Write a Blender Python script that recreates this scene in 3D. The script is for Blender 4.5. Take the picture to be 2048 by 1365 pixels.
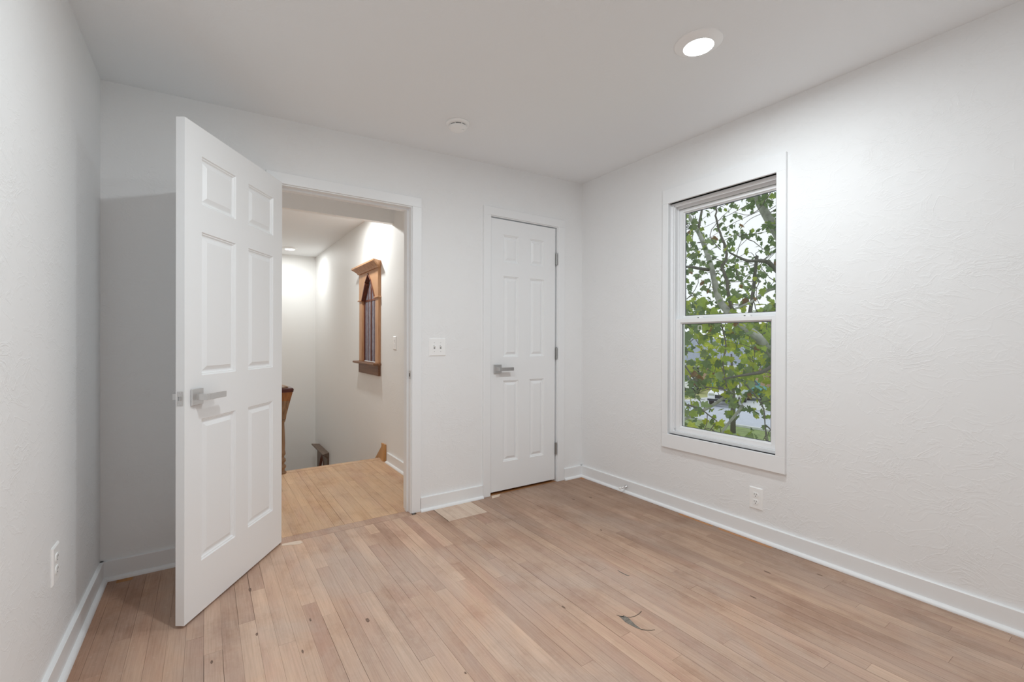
import bpy, math, random
from mathutils import Matrix, Vector
random.seed(7)
R = math.radians
for o in list(bpy.data.objects): bpy.data.objects.remove(o)
scene = bpy.context.scene
COL = scene.collection

# ------------------------------------------------------------------ camera
CAMZ = 1.15625
FPX = 913.187                                   # focal length in pixels of a 2048 px wide frame
CR = Vector((0.83021736, -0.55743171, 0.00300412))
CU = Vector((-0.00116972, 0.00364704, 0.99999267))
CF = Vector((0.55743858, 0.83021478, -0.00237579))
cam = bpy.data.cameras.new('camera'); cam.sensor_width = 36; cam.lens = 36 * FPX / 2048
cam.clip_start = 0.02; cam.clip_end = 600
co = bpy.data.objects.new('camera', cam); COL.objects.link(co)
co.matrix_world = Matrix(((CR.x, CU.x, -CF.x, 0), (CR.y, CU.y, -CF.y, 0), (CR.z, CU.z, -CF.z, CAMZ), (0, 0, 0, 1)))
scene.camera = co
def pxpt(px, py, fwd):
    """point seen at pixel (px,py) at a given forward distance in metres"""
    return Vector((0, 0, CAMZ)) + (CF + CR * ((px - 1024) / FPX) + CU * ((682.5 - py) / FPX)) * fwd
def topx(p):
    d = p - Vector((0, 0, CAMZ)); z = d.dot(CF)
    return 1024 + FPX * d.dot(CR) / z, 682.5 - FPX * d.dot(CU) / z, z

# ------------------------------------------------------------------ world and exposure
w = bpy.data.worlds.new('overcast'); scene.world = w; w.use_nodes = True
bg = w.node_tree.nodes['Background']; bg.inputs[0].default_value = (0.93, 0.96, 1.0, 1); bg.inputs[1].default_value = 1.15
vs = scene.view_settings
vs.view_transform = 'Standard'; vs.look = 'None'; vs.gamma = 1; vs.use_curve_mapping = False; vs.exposure = 0.0
scene.cycles.diffuse_bounces = 8; scene.cycles.max_bounces = 12; scene.cycles.use_adaptive_sampling = True; scene.cycles.adaptive_threshold = .03
scene.cycles.caustics_reflective = False; scene.cycles.caustics_refractive = False
LAMP_W = 14.3         # radiant watts of each ceiling light in the room
LAMP_HALL_W = 14.5    # and of each stairwell light

# ------------------------------------------------------------------ room numbers (metres)
D = 2.896; A = 0.4153; B = 2.6614            # back wall y, left wall -x, right wall x at the back corners
SR = 0.005707; SL = -0.005309                # the side walls are a touch out of square
YR = -0.44                                   # rear wall
def ceil(x, y): return 2.4013 + 0.03133 * x + 0.007737 * (D - y)
XH = 1.43; YF = 7.64; ZHC = 2.44             # hall right wall, hall far wall, hall ceiling
def xr(y): return B + SR * (D - y)
def xl(y): return -A + SL * (D - y)

def rz(a): return Matrix.Rotation(a, 4, 'Z')
def FB(x, z): return Matrix.Translation((x, D, z))
def FR(t, z, y=None): return Matrix.Translation((B + SR * t, D - t, z)) @ rz(math.atan2(-1, SR))
def FL(t, z): return Matrix.Translation((-A + SL * t, D - t, z)) @ rz(math.atan2(1, -SL))
def FH(y, z): return Matrix.Translation((XH, y, z)) @ rz(R(-90))

# ------------------------------------------------------------------ mesh helper
class MB:
    def __init__(s): s.v = []; s.f = []; s.m = []; s.sm = []; s.mi = 0; s.smooth = False; s.M = None
    def add(s, vs, fs):
        n = len(s.v)
        for p in vs:
            p = Vector(p)
            if s.M is not None: p = s.M @ p
            s.v.append(p)
        for f in fs:
            s.f.append([i + n for i in f]); s.m.append(s.mi); s.sm.append(s.smooth)
        return s
    def hexa(s, b, t):
        return s.add(list(b) + list(t), [(3, 2, 1, 0), (4, 5, 6, 7), (0, 1, 5, 4), (1, 2, 6, 5), (2, 3, 7, 6), (3, 0, 4, 7)])
    def box(s, x0, x1, y0, y1, z0, z1):
        return s.hexa([(x0, y0, z0), (x1, y0, z0), (x1, y1, z0), (x0, y1, z0)], [(x0, y0, z1), (x1, y0, z1), (x1, y1, z1), (x0, y1, z1)])
    def cbox(s, x0, x1, y0, y1, z0, z1, c=.002):
        """box with its y0 (front) edges chamfered"""
        p = [(x0, y1, z0), (x1, y1, z0), (x1, y1, z1), (x0, y1, z1),
             (x0, y0 + c, z0), (x1, y0 + c, z0), (x1, y0 + c, z1), (x0, y0 + c, z1),
             (x0 + c, y0, z0 + c), (x1 - c, y0, z0 + c), (x1 - c, y0, z1 - c), (x0 + c, y0, z1 - c)]
        f = [(0, 3, 2, 1)[::-1]]
        for k in range(4):
            j = (k + 1) % 4
            f.append((k, j, j + 4, k + 4)[::-1]); f.append((k + 4, j + 4, j + 8, k + 8)[::-1])
        f.append((8, 9, 10, 11))
        return s.add(p, f)
    def prism(s, a, b):
        n = len(a)
        return s.add(list(a) + list(b), [tuple(range(n))[::-1], tuple(range(n, 2 * n))] + [(i, (i + 1) % n, n + (i + 1) % n, n + i) for i in range(n)])
    def lathe(s, prof, n=24, cx=0, cy=0, cap=True):
        """prof: list of (radius,z) from bottom to top around the z axis"""
        vs_ = []; fs = []
        for r, z in prof:
            for k in range(n):
                a = 2 * math.pi * k / n; vs_.append((cx + r * math.cos(a), cy + r * math.sin(a), z))
        for i in range(len(prof) - 1):
            for k in range(n):
                k2 = (k + 1) % n
                fs.append((i * n + k, i * n + k2, (i + 1) * n + k2, (i + 1) * n + k))
        if cap:
            fs.append(tuple(range(n))[::-1]); fs.append(tuple((len(prof) - 1) * n + k for k in range(n)))
        return s.add(vs_, fs)
    def tube(s, pts, rads, n=8, cap=True):
        pts = [Vector(p) for p in pts]; vs_ = []; fs = []
        for i, p in enumerate(pts):
            d = (pts[min(i + 1, len(pts) - 1)] - pts[max(i - 1, 0)]).normalized()
            a = d.orthogonal().normalized() if abs(d.z) < .1 else d.cross(Vector((1, .3, 0))).normalized()
            b = d.cross(a)
            for k in range(n):
                t = 2 * math.pi * k / n; vs_.append(p + (a * math.cos(t) + b * math.sin(t)) * rads[i])
        for i in range(len(pts) - 1):
            for k in range(n):
                k2 = (k + 1) % n; fs.append((i * n + k, i * n + k2, (i + 1) * n + k2, (i + 1) * n + k))
        if cap: fs.append(tuple(range(n))[::-1]); fs.append(tuple((len(pts) - 1) * n + k for k in range(n)))
        return s.add(vs_, fs)
    def rings(s, rings_, close=True):
        """stack of equal-length closed loops joined by quads, last loop filled"""
        n = len(rings_[0]); vs_ = [p for r_ in rings_ for p in r_]; fs = []
        for i in range(len(rings_) - 1):
            for k in range(n):
                k2 = (k + 1) % n; fs.append((i * n + k, i * n + k2, (i + 1) * n + k2, (i + 1) * n + k))
        if close: fs.append(tuple((len(rings_) - 1) * n + k for k in range(n)))
        return s.add(vs_, fs)
    def mesh(s, name, mats):
        me = bpy.data.meshes.new(name); me.from_pydata([tuple(p) for p in s.v], [], s.f)
        if not isinstance(mats, (list, tuple)): mats = [mats]
        for m in mats: me.materials.append(m)
        for p, mi, sm in zip(me.polygons, s.m, s.sm): p.material_index = mi; p.use_smooth = sm
        me.update(); return me

def build(name, mb, mat, parent=None, M=None, bevel=0):
    me = mb.mesh(name, mat); o = bpy.data.objects.new(name, me); COL.objects.link(o)
    if parent is not None: o.parent = parent
    if M is not None: o.matrix_local = M
    if bevel:
        md = o.modifiers.new('edge', 'BEVEL'); md.width = bevel; md.segments = 2; md.limit_method = 'ANGLE'; md.angle_limit = R(40)
    return o
def link(name, me, parent=None, M=None):
    o = bpy.data.objects.new(name, me); COL.objects.link(o)
    if parent is not None: o.parent = parent
    if M is not None: o.matrix_local = M
    return o
def empty(name, M):
    o = bpy.data.objects.new(name, None); COL.objects.link(o); o.empty_display_size = .05; o.matrix_world = M; return o
def tag(o, label=None, cat=None, group=None, kind=None):
    if label: o['label'] = label
    if cat: o['category'] = cat
    if group: o['group'] = group
    if kind: o['kind'] = kind
    return o
def copy_tree(o, parent=None):
    c = o.copy(); COL.objects.link(c); c.parent = parent
    for ch in list(o.children): copy_tree(ch, c)
    return c

# ------------------------------------------------------------------ materials
def lin(r, g, b):
    f = lambda c: ((c / 255 + .055) / 1.055) ** 2.4 if c / 255 > .04045 else c / 255 / 12.92
    return (f(r), f(g), f(b), 1)
class NT:
    def __init__(s, name):
        s.mat = bpy.data.materials.new(name); s.mat.use_nodes = True; s.t = s.mat.node_tree
        s.p = s.t.nodes['Principled BSDF']; s.out = s.t.nodes['Material Output']
    def n(s, typ, **k):
        nd = s.t.nodes.new(typ)
        for a, v in k.items():
            if a.startswith('i_'):
                key = a[2:]; key = int(key) if key.isdigit() else key.replace('_', ' ')
                nd.inputs[key].default_value = v
            else: setattr(nd, a, v)
        return nd
    def l(s, a, b): s.t.links.new(a, b)
    def ramp(s, src, stops, interp='LINEAR'):
        r = s.n('ShaderNodeValToRGB'); r.color_ramp.interpolation = interp
        el = r.color_ramp.elements
        while len(el) < len(stops): el.new(.5)
        for e, (p, c) in zip(el, stops):
            e.position = p; e.color = c if len(c) == 4 else (*c, 1)
        s.l(src, r.inputs[0]); return r.outputs[0]
    def noise(s, vec, scale, detail=3, rough=.5, dist=0):
        nd = s.n('ShaderNodeTexNoise'); nd.inputs['Scale'].default_value = scale; nd.inputs['Detail'].default_value = detail
        nd.inputs['Roughness'].default_value = rough; nd.inputs['Distortion'].default_value = dist
        if vec is not None: s.l(vec, nd.inputs['Vector'])
        return nd.outputs[0]
    def math(s, op, a, b=None):
        nd = s.n('ShaderNodeMath', operation=op)
        for i, v in enumerate((a, b)):
            if v is None: continue
            if isinstance(v, (int, float)): nd.inputs[i].default_value = v
            else: s.l(v, nd.inputs[i])
        return nd.outputs[0]
    def mix(s, fac, a, b, mode='MIX'):
        nd = s.n('ShaderNodeMix', data_type='RGBA', blend_type=mode)
        for key, v in ((0, fac), (6, a), (7, b)):
            if isinstance(v, (int, float)): nd.inputs[key].default_value = v
            elif isinstance(v, tuple): nd.inputs[key].default_value = v
            else: s.l(v, nd.inputs[key])
        return nd.outputs[2]
    def mapping(s, vec, scale=(1, 1, 1), loc=(0, 0, 0)):
        nd = s.n('ShaderNodeMapping'); nd.inputs['Scale'].default_value = scale; nd.inputs['Location'].default_value = loc
        s.l(vec, nd.inputs['Vector']); return nd.outputs[0]
    def bump(s, h, strength=.3, dist=.01):
        nd = s.n('ShaderNodeBump'); nd.inputs['Strength'].default_value = strength; nd.inputs['Distance'].default_value = dist
        s.l(h, nd.inputs['Height']); s.l(nd.outputs[0], s.p.inputs['Normal']); return nd
def plain(name, col, rough=.5, metal=0., spec=.5, noise=0.0, nscale=40):
    m = NT(name); m.p.inputs['Roughness'].default_value = rough; m.p.inputs['Metallic'].default_value = metal
    m.p.inputs['Specular IOR Level'].default_value = spec
    c = col if len(col) == 4 else (*col, 1)
    if noise:
        g = m.n('ShaderNodeNewGeometry'); nz = m.noise(g.outputs['Position'], nscale, 3)
        d = tuple(x * (1 - noise) for x in c[:3]) + (1,); u = tuple(min(1, x * (1 + noise)) for x in c[:3]) + (1,)
        m.l(m.ramp(nz, [(.3, d), (.7, u)]), m.p.inputs['Base Color'])
    else: m.p.inputs['Base Color'].default_value = c
    return m.mat
def wall_paint(name, col, amt=1.0, rough=.55):
    m = NT(name); m.p.inputs['Base Color'].default_value = (*col, 1); m.p.inputs['Roughness'].default_value = rough
    m.p.inputs['Specular IOR Level'].default_value = .35
    g = m.n('ShaderNodeNewGeometry'); P = g.outputs['Position']
    # skip trowel: contour-like ridges of a warped noise, in patches, plus faint drag strokes
    n1 = m.noise(m.mapping(P, (1, 1, 1.5)), 7, 4, .55, 1.2)
    ridge = m.math('SUBTRACT', 1.0, m.math('MULTIPLY', m.math('ABSOLUTE', m.math('SUBTRACT', n1, .5)), 26.0))
    ridge = m.math('MAXIMUM', ridge, 0.0)
    n3 = m.noise(P, 42, 5, .7, 2.0)
    mask = m.ramp(m.noise(P, 3.1, 3, .6), [(.48, (0, 0, 0)), (.66, (1, 1, 1))])
    rough_p = m.math('MULTIPLY', m.math('ADD', m.math('MULTIPLY', n3, 1.1), m.math('MULTIPLY', ridge, .3)), mask)
    broad = m.math('MULTIPLY', m.noise(P, 2.6, 2), 2.2)
    h = m.math('ADD', m.math('ADD', rough_p, broad), m.math('MULTIPLY', ridge, .22))
    m.bump(h, .38 * amt, .005)
    return m.mat
M_wall = wall_paint('wall_paint', (.88, .884, .888), .85)
M_hallwall = wall_paint('hall_wall_paint', (.885, .885, .875), .35)
M_ceil = wall_paint('ceiling_paint', (.875, .888, .90), .35)
M_trim = plain('white_trim_paint', (.885, .895, .905), .35)
M_door = plain('white_door_paint', (.885, .895, .905), .32)
M_vinyl = plain('white_vinyl', (.89, .895, .905), .3)
M_plastic = plain('white_plastic', (.94, .94, .935), .35)
M_dark = plain('dark_slot', (.02, .02, .02), .6)
M_gasket = plain('dark_gasket', (.09, .10, .13), .5)
M_nickel = plain('satin_nickel', (.72, .715, .71), .30, 1.0)
M_hinge = plain('dull_nickel_hinge', (.42, .42, .41), .42, 1.0)
M_chrome = plain('bright_latch', (.75, .75, .75), .18, 1.0)
M_sub = plain('subfloor', lin(70, 54, 44), .9)
M_white_ext = plain('white_siding', (.72, .74, .76), .6)

def wood_floor(name, c_lo, c_hi, grey, var=1.0, dirt=0.0):
    m = NT(name); m.p.inputs['Roughness'].default_value = .62; m.p.inputs['Specular IOR Level'].default_value = .25
    g = m.n('ShaderNodeNewGeometry'); P = g.outputs['Position']; oi = m.n('ShaderNodeObjectInfo'); rnd = oi.outputs['Random']
    off = m.n('ShaderNodeCombineXYZ'); m.l(m.math('MULTIPLY', rnd, 37.0), off.inputs[0]); m.l(m.math('MULTIPLY', rnd, 91.0), off.inputs[1])
    pv = m.n('ShaderNodeVectorMath', operation='ADD'); m.l(P, pv.inputs[0]); m.l(off.outputs[0], pv.inputs[1])
    PV = pv.outputs[0]
    tone = m.math('ADD', m.math('MULTIPLY', rnd, .42 * var), m.math('MULTIPLY', m.noise(m.mapping(PV, (14, 1.6, 1)), 1, 3, .55), .75))
    base = m.ramp(tone, [(.20, c_lo), (.85, c_hi)])
    # pinkish old stain left in the pores of some boards
    pink = m.ramp(m.noise(m.mapping(PV, (9, 1.2, 1), (3, 7, 0)), 1, 3, .5), [(.45, (0, 0, 0)), (.75, (1, 1, 1))])
    base = m.mix(m.math('MULTIPLY', pink, .5), base, lin(188, 146, 130))
    # grey worn areas that run across boards
    wear = m.ramp(m.noise(m.mapping(P, (1.3, .8, 1)), 1.7, 5, .62, .6), [(.40, (0, 0, 0)), (.66, (1, 1, 1))])
    base = m.mix(m.math('MULTIPLY', wear, .55), base, grey)
    if dirt:
        # margin the sander only skimmed: brown-grey old finish towards the window and closet side and along the left wall
        sx = m.n('ShaderNodeSeparateXYZ'); m.l(P, sx.inputs[0])
        nz = m.math('MULTIPLY', m.math('SUBTRACT', m.noise(m.mapping(P, (2.2, .9, 1), (1, 4, 0)), 1.6, 5, .65), .5), 1.5)
        d1_ = m.math('ADD', m.math('ADD', m.math('MULTIPLY', sx.outputs[0], .62), m.math('MULTIPLY', sx.outputs[1], .33)), nz)
        k1 = m.ramp(m.math('MULTIPLY', m.math('SUBTRACT', d1_, 1.45), 1.0), [(.0, (0, 0, 0)), (.75, (1, 1, 1))])
        d2_ = m.math('ADD', m.math('MULTIPLY', m.math('ADD', sx.outputs[0], .40), -2.2), m.math('MULTIPLY', nz, .8))
        k2 = m.ramp(m.math('ADD', d2_, .75), [(.0, (0, 0, 0)), (.8, (1, 1, 1))])
        base = m.mix(m.math('MULTIPLY', k1, dirt), base, lin(146, 120, 102))
        base = m.mix(m.math('MULTIPLY', k2, dirt * .9), base, lin(160, 116, 88))
    blot = m.ramp(m.noise(m.mapping(P, (2.2, 1.5, 1), (5, 3, 0)), 2.2, 5, .7), [(.50, (1, 1, 1)), (.74, (.80, .74, .70))])
    base = m.mix(1.0, base, blot, 'MULTIPLY')
    # fine grain
    gr = m.noise(m.mapping(PV, (170, 5, 1)), 1, 4, .65)
    grc = m.ramp(gr, [(.30, (.84, .82, .80)), (.55, (1, 1, 1)), (.8, (1.06, 1.06, 1.06))])
    base = m.mix(.85, base, grc, 'MULTIPLY')
    # dark checks and specks
    ck = m.ramp(m.noise(m.mapping(PV, (70, 4.5, 1)), 1, 2, .5), [(.68, (1, 1, 1)), (.82, (.62, .55, .50))])
    base = m.mix(.8, base, ck, 'MULTIPLY')
    dust = m.ramp(m.noise(P, 60, 2, .5), [(.62, (0, 0, 0)), (.80, (1, 1, 1))])
    base = m.mix(m.math('MULTIPLY', dust, .18), base, lin(214, 200, 188))
    m.l(base, m.p.inputs['Base Color'])
    m.bump(m.math('ADD', gr, m.math('MULTIPLY', wear, .3)), .12, .002)
    return m.mat
M_floor = wood_floor('worn_oak_boards', lin(172, 139, 121), lin(222, 189, 164), lin(196, 180, 169), .95, .68)
M_floorh = wood_floor('hall_oak_boards', lin(194, 154, 120), lin(224, 188, 152), lin(208, 184, 160), .7)  # lighter and more orange, with the warm hall lamp light put into the colour
M_pale = wood_floor('pale_patch_boards', lin(212, 188, 168), lin(230, 210, 192), lin(212, 194, 178), .6)
M_edge = wood_floor('unsanded_orange_oak', lin(176, 118, 66), lin(206, 148, 92), lin(180, 138, 100), .8)
M_stain = plain('grey_burn_stain', lin(124, 117, 108), .7, noise=.35, nscale=90)
M_scratch = plain('dark_scratch', lin(108, 94, 82), .8)
M_knot = plain('dark_knot', lin(126, 102, 88), .8, noise=.3, nscale=200)
M_fill = plain('pale_wood_filler', lin(226, 206, 188), .8, noise=.05)

def wood(name, c0, c1, axis=2, rough=.45):
    m = NT(name); m.p.inputs['Roughness'].default_value = rough
    g = m.n('ShaderNodeNewGeometry'); sc = [42, 42, 42]; sc[axis] = 3
    n1 = m.noise(m.mapping(g.outputs['Position'], tuple(sc)), 1, 4, .6, .4)
    m.l(m.ramp(n1, [(.3, c0), (.7, c1)]), m.p.inputs['Base Color']); m.bump(n1, .1, .003); return m.mat
M_oak = wood('golden_oak', lin(174, 124, 86), lin(210, 164, 124))
M_oakd = wood('dark_oak', lin(98, 62, 40), lin(140, 98, 66), 1)
M_mahog = wood('reddish_wood', lin(84, 40, 28), lin(132, 78, 56))
M_newel = wood('stripped_newel_wood', lin(104, 78, 56), lin(160, 128, 98))
M_newel_o = wood('orange_newel_wood', lin(126, 78, 40), lin(164, 108, 62))
M_newel_r = plain('dark_red_stain', lin(78, 34, 28), .4, noise=.2)
M_skirt = wood('raw_pine', lin(186, 134, 82), lin(218, 170, 116))
M_oak_shaded = wood('shaded_oak_trim', lin(96, 78, 66), lin(130, 110, 96))  # oak darkened in its colour for the low light down the stairs

def emis(name, col, st):
    m = NT(name); m.p.inputs['Base Color'].default_value = (.8, .8, .8, 1)
    m.p.inputs['Emission Color'].default_value = (*col, 1); m.p.inputs['Emission Strength'].default_value = st; return m.mat
M_lamp = emis('lit_diffuser', (.96, .985, 1.0), 6.0)
M_lamph = emis('lit_hall_diffuser', (1.0, .97, .93), 6.0)
def pane(name, tint=(.97, .985, .98), gl=.08):
    m = NT(name); t = m.n('ShaderNodeBsdfTransparent'); t.inputs[0].default_value = (*tint, 1)
    g = m.n('ShaderNodeBsdfGlossy'); g.inputs['Roughness'].default_value = .02
    fr = m.n('ShaderNodeFresnel'); fr.inputs[0].default_value = 1.45
    mx = m.n('ShaderNodeMixShader'); m.l(fr.outputs[0], mx.inputs[0]); m.l(t.outputs[0], mx.inputs[1]); m.l(g.outputs[0], mx.inputs[2])
    m.l(mx.outputs[0], m.out.inputs[0]); return m.mat
M_glass = pane('window_glass')
def art_glass():
    m = NT('textured_leaded_glass'); g = m.n('ShaderNodeNewGeometry')
    nz = m.noise(m.mapping(g.outputs['Position'], (1, 1, .25)), 60, 4, .7, 1)
    col = m.ramp(nz, [(.3, lin(128, 120, 134)), (.7, lin(206, 202, 212))])
    tr = m.n('ShaderNodeBsdfTranslucent'); m.l(col, tr.inputs[0])
    m.l(col, m.p.inputs['Base Color']); m.p.inputs['Roughness'].default_value = .25; m.bump(nz, .5, .004)
    mx = m.n('ShaderNodeMixShader'); mx.inputs[0].default_value = .4
    m.l(m.p.outputs[0], mx.inputs[1]); m.l(tr.outputs[0], mx.inputs[2]); m.l(mx.outputs[0], m.out.inputs[0]); return m.mat
M_art = art_glass()

# ------------------------------------------------------------------ room shell
def wall_piece(mb, p0, p1, thick, z0, z1, n):
    """vertical slab from p0 to p1 (xy); n = outward (away from the room) unit normal; z1 None = up to the ceiling"""
    a = Vector(p0); b = Vector(p1); n = Vector(n) * thick
    c = [(a.x, a.y), (b.x, b.y), (b.x + n.x, b.y + n.y), (a.x + n.x, a.y + n.y)]
    zt = [(ceil(*q) if z1 is None else z1) for q in c]
    bot = [(q[0], q[1], z0) for q in c]; top = [(q[0], q[1], z) for q, z in zip(c, zt)]
    # make winding consistent
    area = sum(c[i][0] * c[(i + 1) % 4][1] - c[(i + 1) % 4][0] * c[i][1] for i in range(4))
    if area < 0: bot = bot[::-1]; top = top[::-1]
    mb.hexa(bot, top)
WT = .12
# entrance opening (rough) and closet opening (rough)
EX0, EX1, EZ = .335, 1.150, 2.060
CX0, CX1, CZ = 1.735, 2.400, 2.090
mb = MB(); xL, xR_ = -A - .12, B + .15
for x0, x1, z0, z1 in ((xL, EX0, 0, None), (EX0, EX1, EZ, None), (EX1, CX0, 0, None), (CX0, CX1, CZ, None), (CX1, xR_, 0, None)):
    wall_piece(mb, (x0, D), (x1, D), WT, z0 - (.0 if z0 else .02), z1, (0, 1))
wb = tag(build('wall_back', mb, M_wall), 'white textured plaster wall with the open door and the closet door', 'wall', kind='structure')

mb = MB(); wall_piece(mb, (xl(D), D), (xl(YR), YR - .12), .12, -.02, None, (-1, 0))
tag(build('wall_left', mb, M_wall), 'white textured plaster wall at the left with a single outlet', 'wall', kind='structure')
WY0, WY1, WZ0, WZ1 = 1.2975, 2.0195, .511, 2.100       # window opening
mb = MB(); nr = (1, 0)
wall_piece(mb, (xr(D), D), (xr(WY1), WY1), .15, -.02, None, nr)
wall_piece(mb, (xr(WY1), WY1), (xr(WY0), WY0), .15, -.02, WZ0, nr)
wall_piece(mb, (xr(WY1), WY1), (xr(WY0), WY0), .15, WZ1, None, nr)
wall_piece(mb, (xr(WY0), WY0), (xr(YR), YR - .12), .15, -.02, None, nr)
tag(build('wall_right', mb, M_wall), 'white skip-trowel plaster wall around the double-hung window', 'wall', kind='structure')
mb = MB(); wall_piece(mb, (xl(YR), YR), (xr(YR), YR), .12, -.02, None, (0, -1))
tag(build('wall_rear', mb, M_wall), 'plain white plaster wall opposite the two doors', 'wall', kind='structure')
mb = MB(); c = [(xL, YR - .12), (xR_ + .02, YR - .12), (xR_ + .02, D + WT), (xL, D + WT)]
mb.hexa([(x, y, ceil(x, y)) for x, y in c], [(x, y, ceil(x, y) + .1) for x, y in c])
tag(build('ceiling', mb, M_ceil), 'flat grey-white ceiling with recessed lights and a smoke detector', 'ceiling', kind='structure')

# closet behind the narrow door
mb = MB(); cy1 = 3.62
mb.box(1.55, 1.60, D + WT, cy1, -.02, 2.45).box(xR_ - .05, xR_, D + WT, cy1, -.02, 2.45).box(1.55, xR_, cy1, cy1 + .05, -.02, 2.45).box(1.55, xR_, D + WT, cy1, 2.45, 2.5)
tag(build('wall_closet', mb, M_wall), 'white plaster shell of the closet behind the narrow door', 'wall', kind='structure')

# ------------------------------------------------------------------ floors with single boards
def unit_plank():
    mb = MB(); mb.box(-.5, .5, -.5, .5, -1, 0); return mb
def plank_mesh(mat): return unit_plank().mesh('plank', mat)
ME_floor, ME_hall, ME_pale, ME_edge = (plank_mesh(m) for m in (M_floor, M_floorh, M_pale, M_edge))
mb = MB(); mb.box(xL, xR_, YR - .1, D + WT, -.06, -.0185); mb.box(1.55, xR_, D + WT, 3.65, -.06, -.0185)
floor = tag(build('floor', mb, M_sub), 'worn sanded oak strip floor of the empty room', 'floor', kind='structure')
PW = .0585; GAP = .0008
def plank(parent, me, x0, x1, y0, y1, name='plank', dz=0.):
    o = link(name, me, parent, Matrix.Translation(((x0 + x1) / 2, (y0 + y1) / 2, dz + random.uniform(-.0004, .0)))
             @ Matrix.Diagonal((x1 - x0 - GAP * random.choice((.5, .7, 1.0, 2.2)), y1 - y0 - GAP * .8, .018, 1)))
    return o
PATCH = (1.289, 1.575, 2.632, D)        # pale infill beside the closet
ys_prev = []
x = -A + .002; k = 0
while x < B + .012:
    x1 = min(x + PW, B + .018)
    y = YR; cuts = []
    first = True
    while y < D - .002:
        Ln = random.uniform(.35, 1.0) if first else random.choice((random.uniform(.35, .8), random.uniform(.8, 1.9), random.uniform(.8, 1.9)))
        first = False
        y1 = y + Ln
        if D - y1 < .25: y1 = D - .001
        for _ in range(4):
            if y1 < D - .01 and any(abs(y1 - q) < .12 for q in ys_prev): y1 += .09
        y1 = min(y1, D - .001); cuts.append(y1)
        xm = (x + x1) / 2
        ya, yb = y, y1
        if PATCH[0] - .001 < xm < PATCH[1] + .001: yb = min(yb, PATCH[2])
        if EX0 < xm < EX1: yb = min(yb, 2.858)
        if yb - ya > .03: plank(floor, ME_floor, x, x1, ya, yb)
        y = y1
    ys_prev = cuts; x = x1; k += 1
# pale patch (five short boards), threshold board, raw floor under the closet door
for i in range(5):
    wdt = (PATCH[1] - PATCH[0]) / 5
    plank(floor, ME_pale, PATCH[0] + i * wdt, PATCH[0] + (i + 1) * wdt, PATCH[2], PATCH[3] - .001, 'patch_board')
def xplank(parent, me, x0, x1, y0, y1, name='plank', dz=0.):
    return link(name, me, parent, Matrix.Translation(((x0 + x1) / 2, (y0 + y1) / 2, dz)) @ rz(R(90)) @ Matrix.Diagonal((y1 - y0 - .001, x1 - x0 - .001, .018, 1)))
xplank(floor, ME_floor, .352, 1.135, 2.859, 2.945, 'threshold_board')
for i in range(4): xplank(floor, ME_edge, CX0, CX1, D + .001 + i * .06, D + .06 + i * .06, 'closet_board')
# raw orange strips along the wall edges where the sander did not reach
for (x0, x1, y0, y1) in ((-.378, -.352, 1.10, 1.42), (-.376, -.352, 1.62, 1.80), (-.35, -.29, 2.83, 2.862), (2.60, 2.628, 2.815, 2.862), (2.612, 2.634, 1.30, 1.62), (2.612, 2.632, 1.66, 1.9)):
    link('edge_strip', ME_edge, floor, Matrix.Translation(((x0 + x1) / 2, (y0 + y1) / 2, .0006)) @ Matrix.Diagonal((x1 - x0, y1 - y0, .004, 1)))
# flat marks on the boards
def decal(name, pts, mat, z=.0007):
    mb = MB(); mb.prism([(p[0], p[1], z - .0012) for p in pts], [(p[0], p[1], z) for p in pts])
    a = sum(pts[i][0] * pts[(i + 1) % len(pts)][1] - pts[(i + 1) % len(pts)][0] * pts[i][1] for i in range(len(pts)))
    if a < 0: mb = MB(); mb.prism([(p[0], p[1], z - .0012) for p in pts[::-1]], [(p[0], p[1], z) for p in pts[::-1]])
    return build(name, mb, mat, floor)
def stroke(name, pts, ws, mat):
    L = []; Rr = []
    for i, p in enumerate(pts):
        p = Vector(p); d = (Vector(pts[min(i + 1, len(pts) - 1)]) - Vector(pts[max(i - 1, 0)])).normalized(); n = Vector((-d.y, d.x)) * ws[i] / 2
        L.append(tuple(p + n)); Rr.append(tuple(p - n))
    return decal(name, L + Rr[::-1], mat)
decal('burn_mark', [(1.439, 1.334), (1.437, 1.318), (1.431, 1.293), (1.433, 1.269), (1.437, 1.244), (1.446, 1.222), (1.450, 1.228), (1.451, 1.256), (1.456, 1.277), (1.462, 1.299), (1.461, 1.319)], M_stain)
stroke('scratch', [(1.447, 1.223), (1.457, 1.211), (1.475, 1.197), (1.491, 1.191)], [.005, .004, .004, .002], M_scratch)
stroke('scratch', [(1.459, 1.311), (1.473, 1.301), (1.496, 1.296), (1.523, 1.298), (1.546, 1.305)], [.002, .003, .003, .003, .003], M_scratch)
stroke('scratch', [(1.437, 1.345), (1.441, 1.333), (1.450, 1.322), (1.461, 1.325)], [.002, .004, .004, .002], M_scratch)
stroke('scratch', [(1.721, 1.605), (1.718, 1.583), (1.720, 1.561), (1.722, 1.544), (1.729, 1.535)], [.002, .005, .006, .006, .004], M_stain)
rk = random.Random(3)
for (kx, ky, r) in ((.555, 1.889, .011), (.172, 2.418, .008), (.169, 2.038, .007), (1.288, 1.512, .005), (.36, 2.02, .006), (.30, 1.83, .005), (.02, 1.95, .006),
                    (2.35, 2.46, .010), (2.22, 2.50, .009), (2.33, 1.18, .008), (2.05, 1.10, .006), (2.52, 1.02, .007), (2.0, 2.0, .007), (.75, 1.40, .005), (-.22, 1.62, .009), (-.19, 1.58, .007)):
    n = 9; st = rk.uniform(1.2, 2.6)
    decal('knot', [(kx + r * .7 * rk.uniform(.7, 1.1) * math.cos(6.283 * i / n), ky + r * st * rk.uniform(.75, 1.15) * math.sin(6.283 * i / n)) for i in range(n)], M_knot)
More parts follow.
